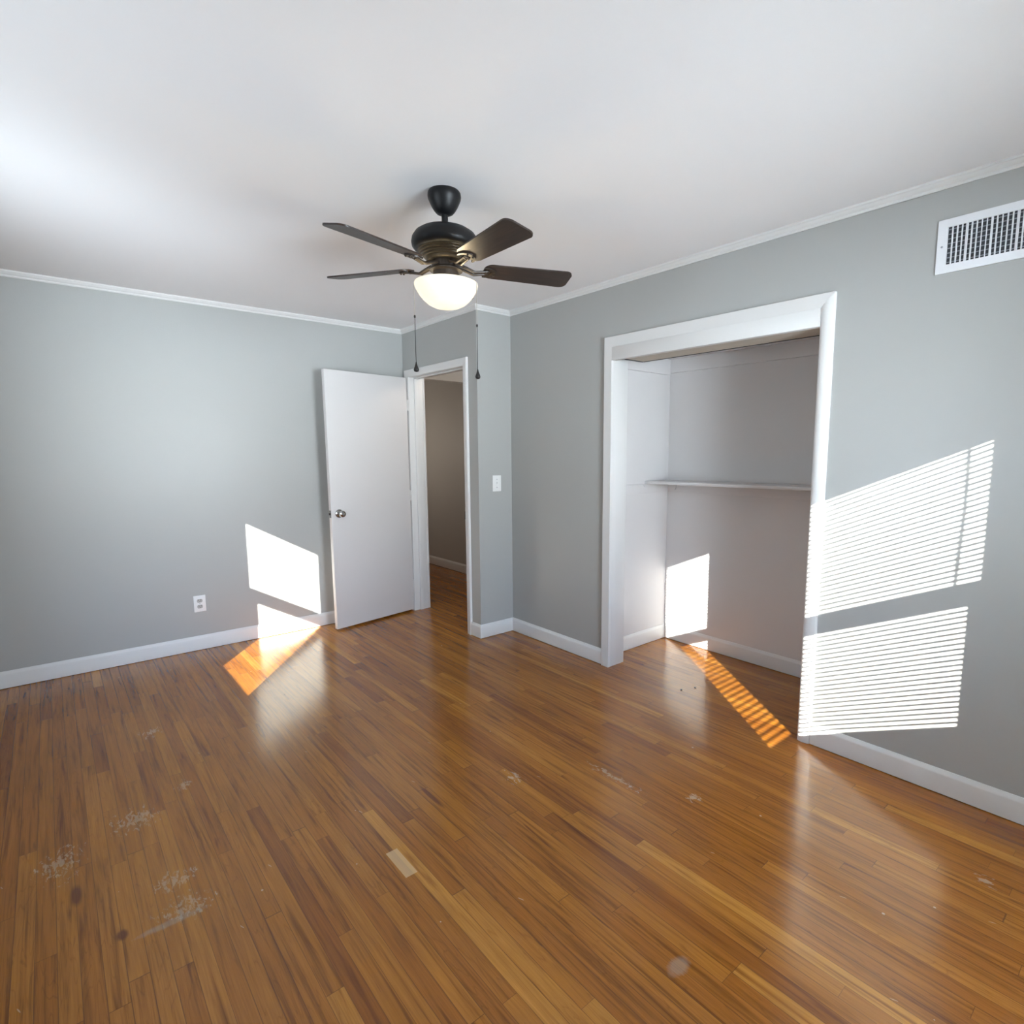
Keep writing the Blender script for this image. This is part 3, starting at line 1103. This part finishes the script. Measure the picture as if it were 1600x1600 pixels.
box(bm, -0.0012, -0.0004, -iy, iy, -iz, iz)  # flat dark sheet painted as the shade behind the fins
obj('duct_shade_sheet', bm, M_DUCT, vent)['label'] = 'dark sheet for the shaded duct behind the fins'
for s in (-1, 1):
    bm = bmesh.new()
    bmesh.ops.create_uvsphere(bm, u_segments=12, v_segments=8, radius=0.004, matrix=Matrix.Translation((-0.0078, s * (hy - 0.016), 0)) @ Matrix.Diagonal((0.4, 1, 1, 1)))
    obj('screw', bm, M_VANE, vent, 60)
nb = int(2 * iz / 0.0155)
for k in range(nb):
    q = -iz + (k + 0.5) * 2 * iz / nb
    bm = bmesh.new()
    box(bm, -0.0032, -0.0014, -iy, iy, q - 0.0018, q + 0.0018)
    obj('rear_vane', bm, M_VANE, vent)
rnd = random.Random(4)
nf = int(2 * iy / 0.0148)
for k in range(nf + 1):
    q = iy - k * 2 * iy / nf
    if k in (0, nf):
        continue
    wide = 0.0058 if k in (4, 9, 14) else 0.0024
    ang = rnd.uniform(-0.35, 0.35)
    bm = bmesh.new()
    box(bm, -0.0095, -0.0036, -wide / 2 - 0.0006, wide / 2 + 0.0006, -iz, iz, 0.0005)
    bmesh.ops.rotate(bm, verts=bm.verts, cent=(-0.0065, 0, 0), matrix=Matrix.Rotation(ang, 3, 'Z'))
    bmesh.ops.translate(bm, verts=bm.verts, vec=(0, q, 0))
    obj('fin', bm, M_VENT, vent)

# ------------------------------------------------------------------ switch and outlet
sw = thing('light_switch', 'white toggle light switch on the narrow wall beside the doorway', 'switch', (0.160, AY, 1.156))
bm = bmesh.new()
box(bm, -0.038, 0.038, -0.005, 0.0, -0.0595, 0.0595, 0.0025)
obj('switch_plate', bm, M_PLASTIC, sw, 40)
bm = bmesh.new()
box(bm, -0.0055, 0.0055, -0.0062, -0.0045, -0.0125, 0.0125, 0.0006)
box(bm, -0.0042, 0.0042, -0.015, -0.005, 0.000, 0.0085, 0.0012)
obj('toggle', bm, M_PLASTIC, sw, 40)
for s in (-1, 1):
    bm = bmesh.new()
    bmesh.ops.create_uvsphere(bm, u_segments=12, v_segments=8, radius=0.0034, matrix=Matrix.Translation((0, -0.005, s * 0.030)) @ Matrix.Diagonal((1, 0.35, 1, 1)))
    obj('screw', bm, M_VANE, sw, 60)

ol = thing('power_outlet', 'white duplex outlet low on the long left wall', 'outlet', (-1.6165, 0.0, 0.3315))
bm = bmesh.new()
box(bm, -0.037, 0.037, -0.005, 0.0, -0.058, 0.058, 0.0025)
obj('outlet_plate', bm, M_PLASTIC, ol, 40)
for s in (-1, 1):
    bm = bmesh.new()
    outl = []
    for i in range(24):
        a = 2 * math.pi * i / 24
        outl.append((0.0172 * math.cos(a), s * 0.0205 + max(-0.0125, min(0.0125, 0.0172 * math.sin(a)))))
    A = [bm.verts.new((x, -0.0068, z)) for x, z in outl]
    B = [bm.verts.new((x, -0.0045, z)) for x, z in outl]
    for i in range(24):
        bm.faces.new((A[i], A[(i + 1) % 24], B[(i + 1) % 24], B[i]))
    bm.faces.new(A)
    rc = obj('receptacle', bm, M_GREYPL, ol)
    rc['label'] = 'grey socket face'
    bm = bmesh.new()
    for sx in (-1, 1):
        box(bm, sx * 0.0064 - 0.0011, sx * 0.0064 + 0.0011, -0.0072, -0.0066, s * 0.0205 + 0.0005, s * 0.0205 + 0.009)
    bmesh.ops.create_cone(bm, cap_ends=True, segments=12, radius1=0.0024, radius2=0.0024, depth=0.0006,
                          matrix=Matrix.Translation((0, -0.0069, s * 0.0205 - 0.006)) @ Matrix.Rotation(math.pi / 2, 4, 'X'))
    obj('slots', bm, M_SLOT, rc)
bm = bmesh.new()
bmesh.ops.create_uvsphere(bm, u_segments=12, v_segments=8, radius=0.003, matrix=Matrix.Translation((0, -0.005, 0)) @ Matrix.Diagonal((1, 0.35, 1, 1)))
obj('screw', bm, M_VANE, ol, 60)

# ------------------------------------------------------------------ closet fittings
SHX = 0.79
shelf = thing('closet_shelf', 'thin white shelf across the closet back wall', 'shelf', (CBX, (CLY + CRY) / 2, 1.166))
bm = bmesh.new()
L_ = (CLY - CRY)
vs = box(bm, SHX - CBX, -0.001, -L_ / 2 + 0.003, L_ / 2 - 0.003, 0.0, 0.019, 0.0015)
for v in bm.verts:
    v.co.z += 0.011 * (L_ / 2 - v.co.y) / L_
obj('shelf_board', bm, M_CLOSET, shelf, 30)
bm = bmesh.new()
box(bm, -0.50, -0.020, L_ / 2 - 0.019, L_ / 2, -0.064, -0.001, 0.002)
obj('side_cleat', bm, M_CLOSET, shelf, 30)
bm = bmesh.new()
box(bm, -0.019, 0.0, -L_ / 2 + 0.02, L_ / 2, -0.064, -0.001, 0.002)
obj('back_cleat', bm, M_CLOSET, shelf, 30)
bm = bmesh.new()
tube(bm, [(-0.03, L_ / 2 - 0.10, -0.002), (-0.032, L_ / 2 - 0.098, -0.02), (-0.028, L_ / 2 - 0.095, -0.035), (-0.03, L_ / 2 - 0.088, -0.048)], 0.0014, 6)
obj('loose_wire', bm, M_VANE, shelf, 40)
bm = bmesh.new()
tube(bm, [(SHX - CBX - 0.03, L_ / 2 - 0.008, -0.002), (SHX - CBX - 0.03, L_ / 2 - 0.024, -0.012), (SHX - CBX - 0.03, L_ / 2 - 0.024, -0.02)], 0.003, 8)
obj('peg', bm, M_CLOSET, shelf, 40)

bm = bmesh.new()
box(bm, CBX - 0.018, CBX, CRY, CLY, 1.942, CH, 0.002)
struct('trim_11', bm, M_CLOSET, 'white board along the top of the closet back wall', 'trim')
bm = bmesh.new()
box(bm, 0.54, CBX - 0.018, CLY - 0.016, CLY, 1.928, CH, 0.002)
struct('trim_12', bm, M_CLOSET, 'white board along the top of the closet left side wall', 'trim')

track = thing('sliding_door_track', 'old sliding door track board under the closet header, its doors gone', 'track', (BX + 0.10, (CL_L + CL_R) / 2, CL_H))
oy = (CL_L + CL_R) / 2
TY0, TY1 = CL_R - oy, -2.225 - oy
bm = bmesh.new()
box(bm, -0.083, 0.082, TY0, TY1, 0.002, 0.093)
obj('track_board', bm, M_TRACKB, track)['label'] = 'beige track board underside'
bm = bmesh.new()
box(bm, 0.082, 0.0885, TY0, TY1, -0.001, 0.093)
obj('track_slot', bm, M_SLOT, track)['label'] = 'dark gap behind the track board'
bm = bmesh.new()
box(bm, 0.0885, 0.105, TY0, TY1 - 0.02, 0.004, 0.093)
obj('rear_rail', bm, M_TRACKB, track)
bm = bmesh.new()
box(bm, -0.080, 0.084, TY1, TY1 + 0.013, -0.001, 0.05)  # solid dark bar painted as the shade of the end slot
obj('end_slot_shade', bm, M_SLOT, track)['label'] = 'dark bar for the shaded slot at the track end'

# ------------------------------------------------------------------ small flakes on the floor by the closet
def flake(name, label, x, y, s, rz):
    bm = bmesh.new()
    rr = random.Random(int(x * 1000) ^ 77)
    n = 9
    top = [bm.verts.new((s * rr.uniform(0.6, 1.1) * math.cos(2 * math.pi * i / n), 0.6 * s * rr.uniform(0.6, 1.1) * math.sin(2 * math.pi * i / n),
                         0.0022 + rr.uniform(0, 0.002))) for i in range(n)]
    bot = [bm.verts.new((v.co.x * 0.92, v.co.y * 0.92, 0.0002)) for v in top]
    for i in range(n):
        bm.faces.new((top[i], top[(i + 1) % n], bot[(i + 1) % n], bot[i]))
    bm.faces.new(top)
    bm.faces.new(bot)
    o = obj(name, bm, M_CHIP, None, None, (x, y, 0.0))
    o.rotation_euler = (0, 0, rz)
    tag(o, label, 'debris', 'dark flakes on the floor')


FL = [('small dark flake on the floor in front of the closet, left of two', 0.348, -2.668, 0.011, 0.4),
      ('small dark flake on the floor in front of the closet, right of two', 0.432, -2.706, 0.010, 1.2),
      ('dark flake on the floor near the right baseboard, right picture edge', -0.10, -4.36, 0.014, 0.9)]
for i, (lb, x, y, s, rz) in enumerate(FL):
    flake('floor_flake', lb, x, y, s, rz)
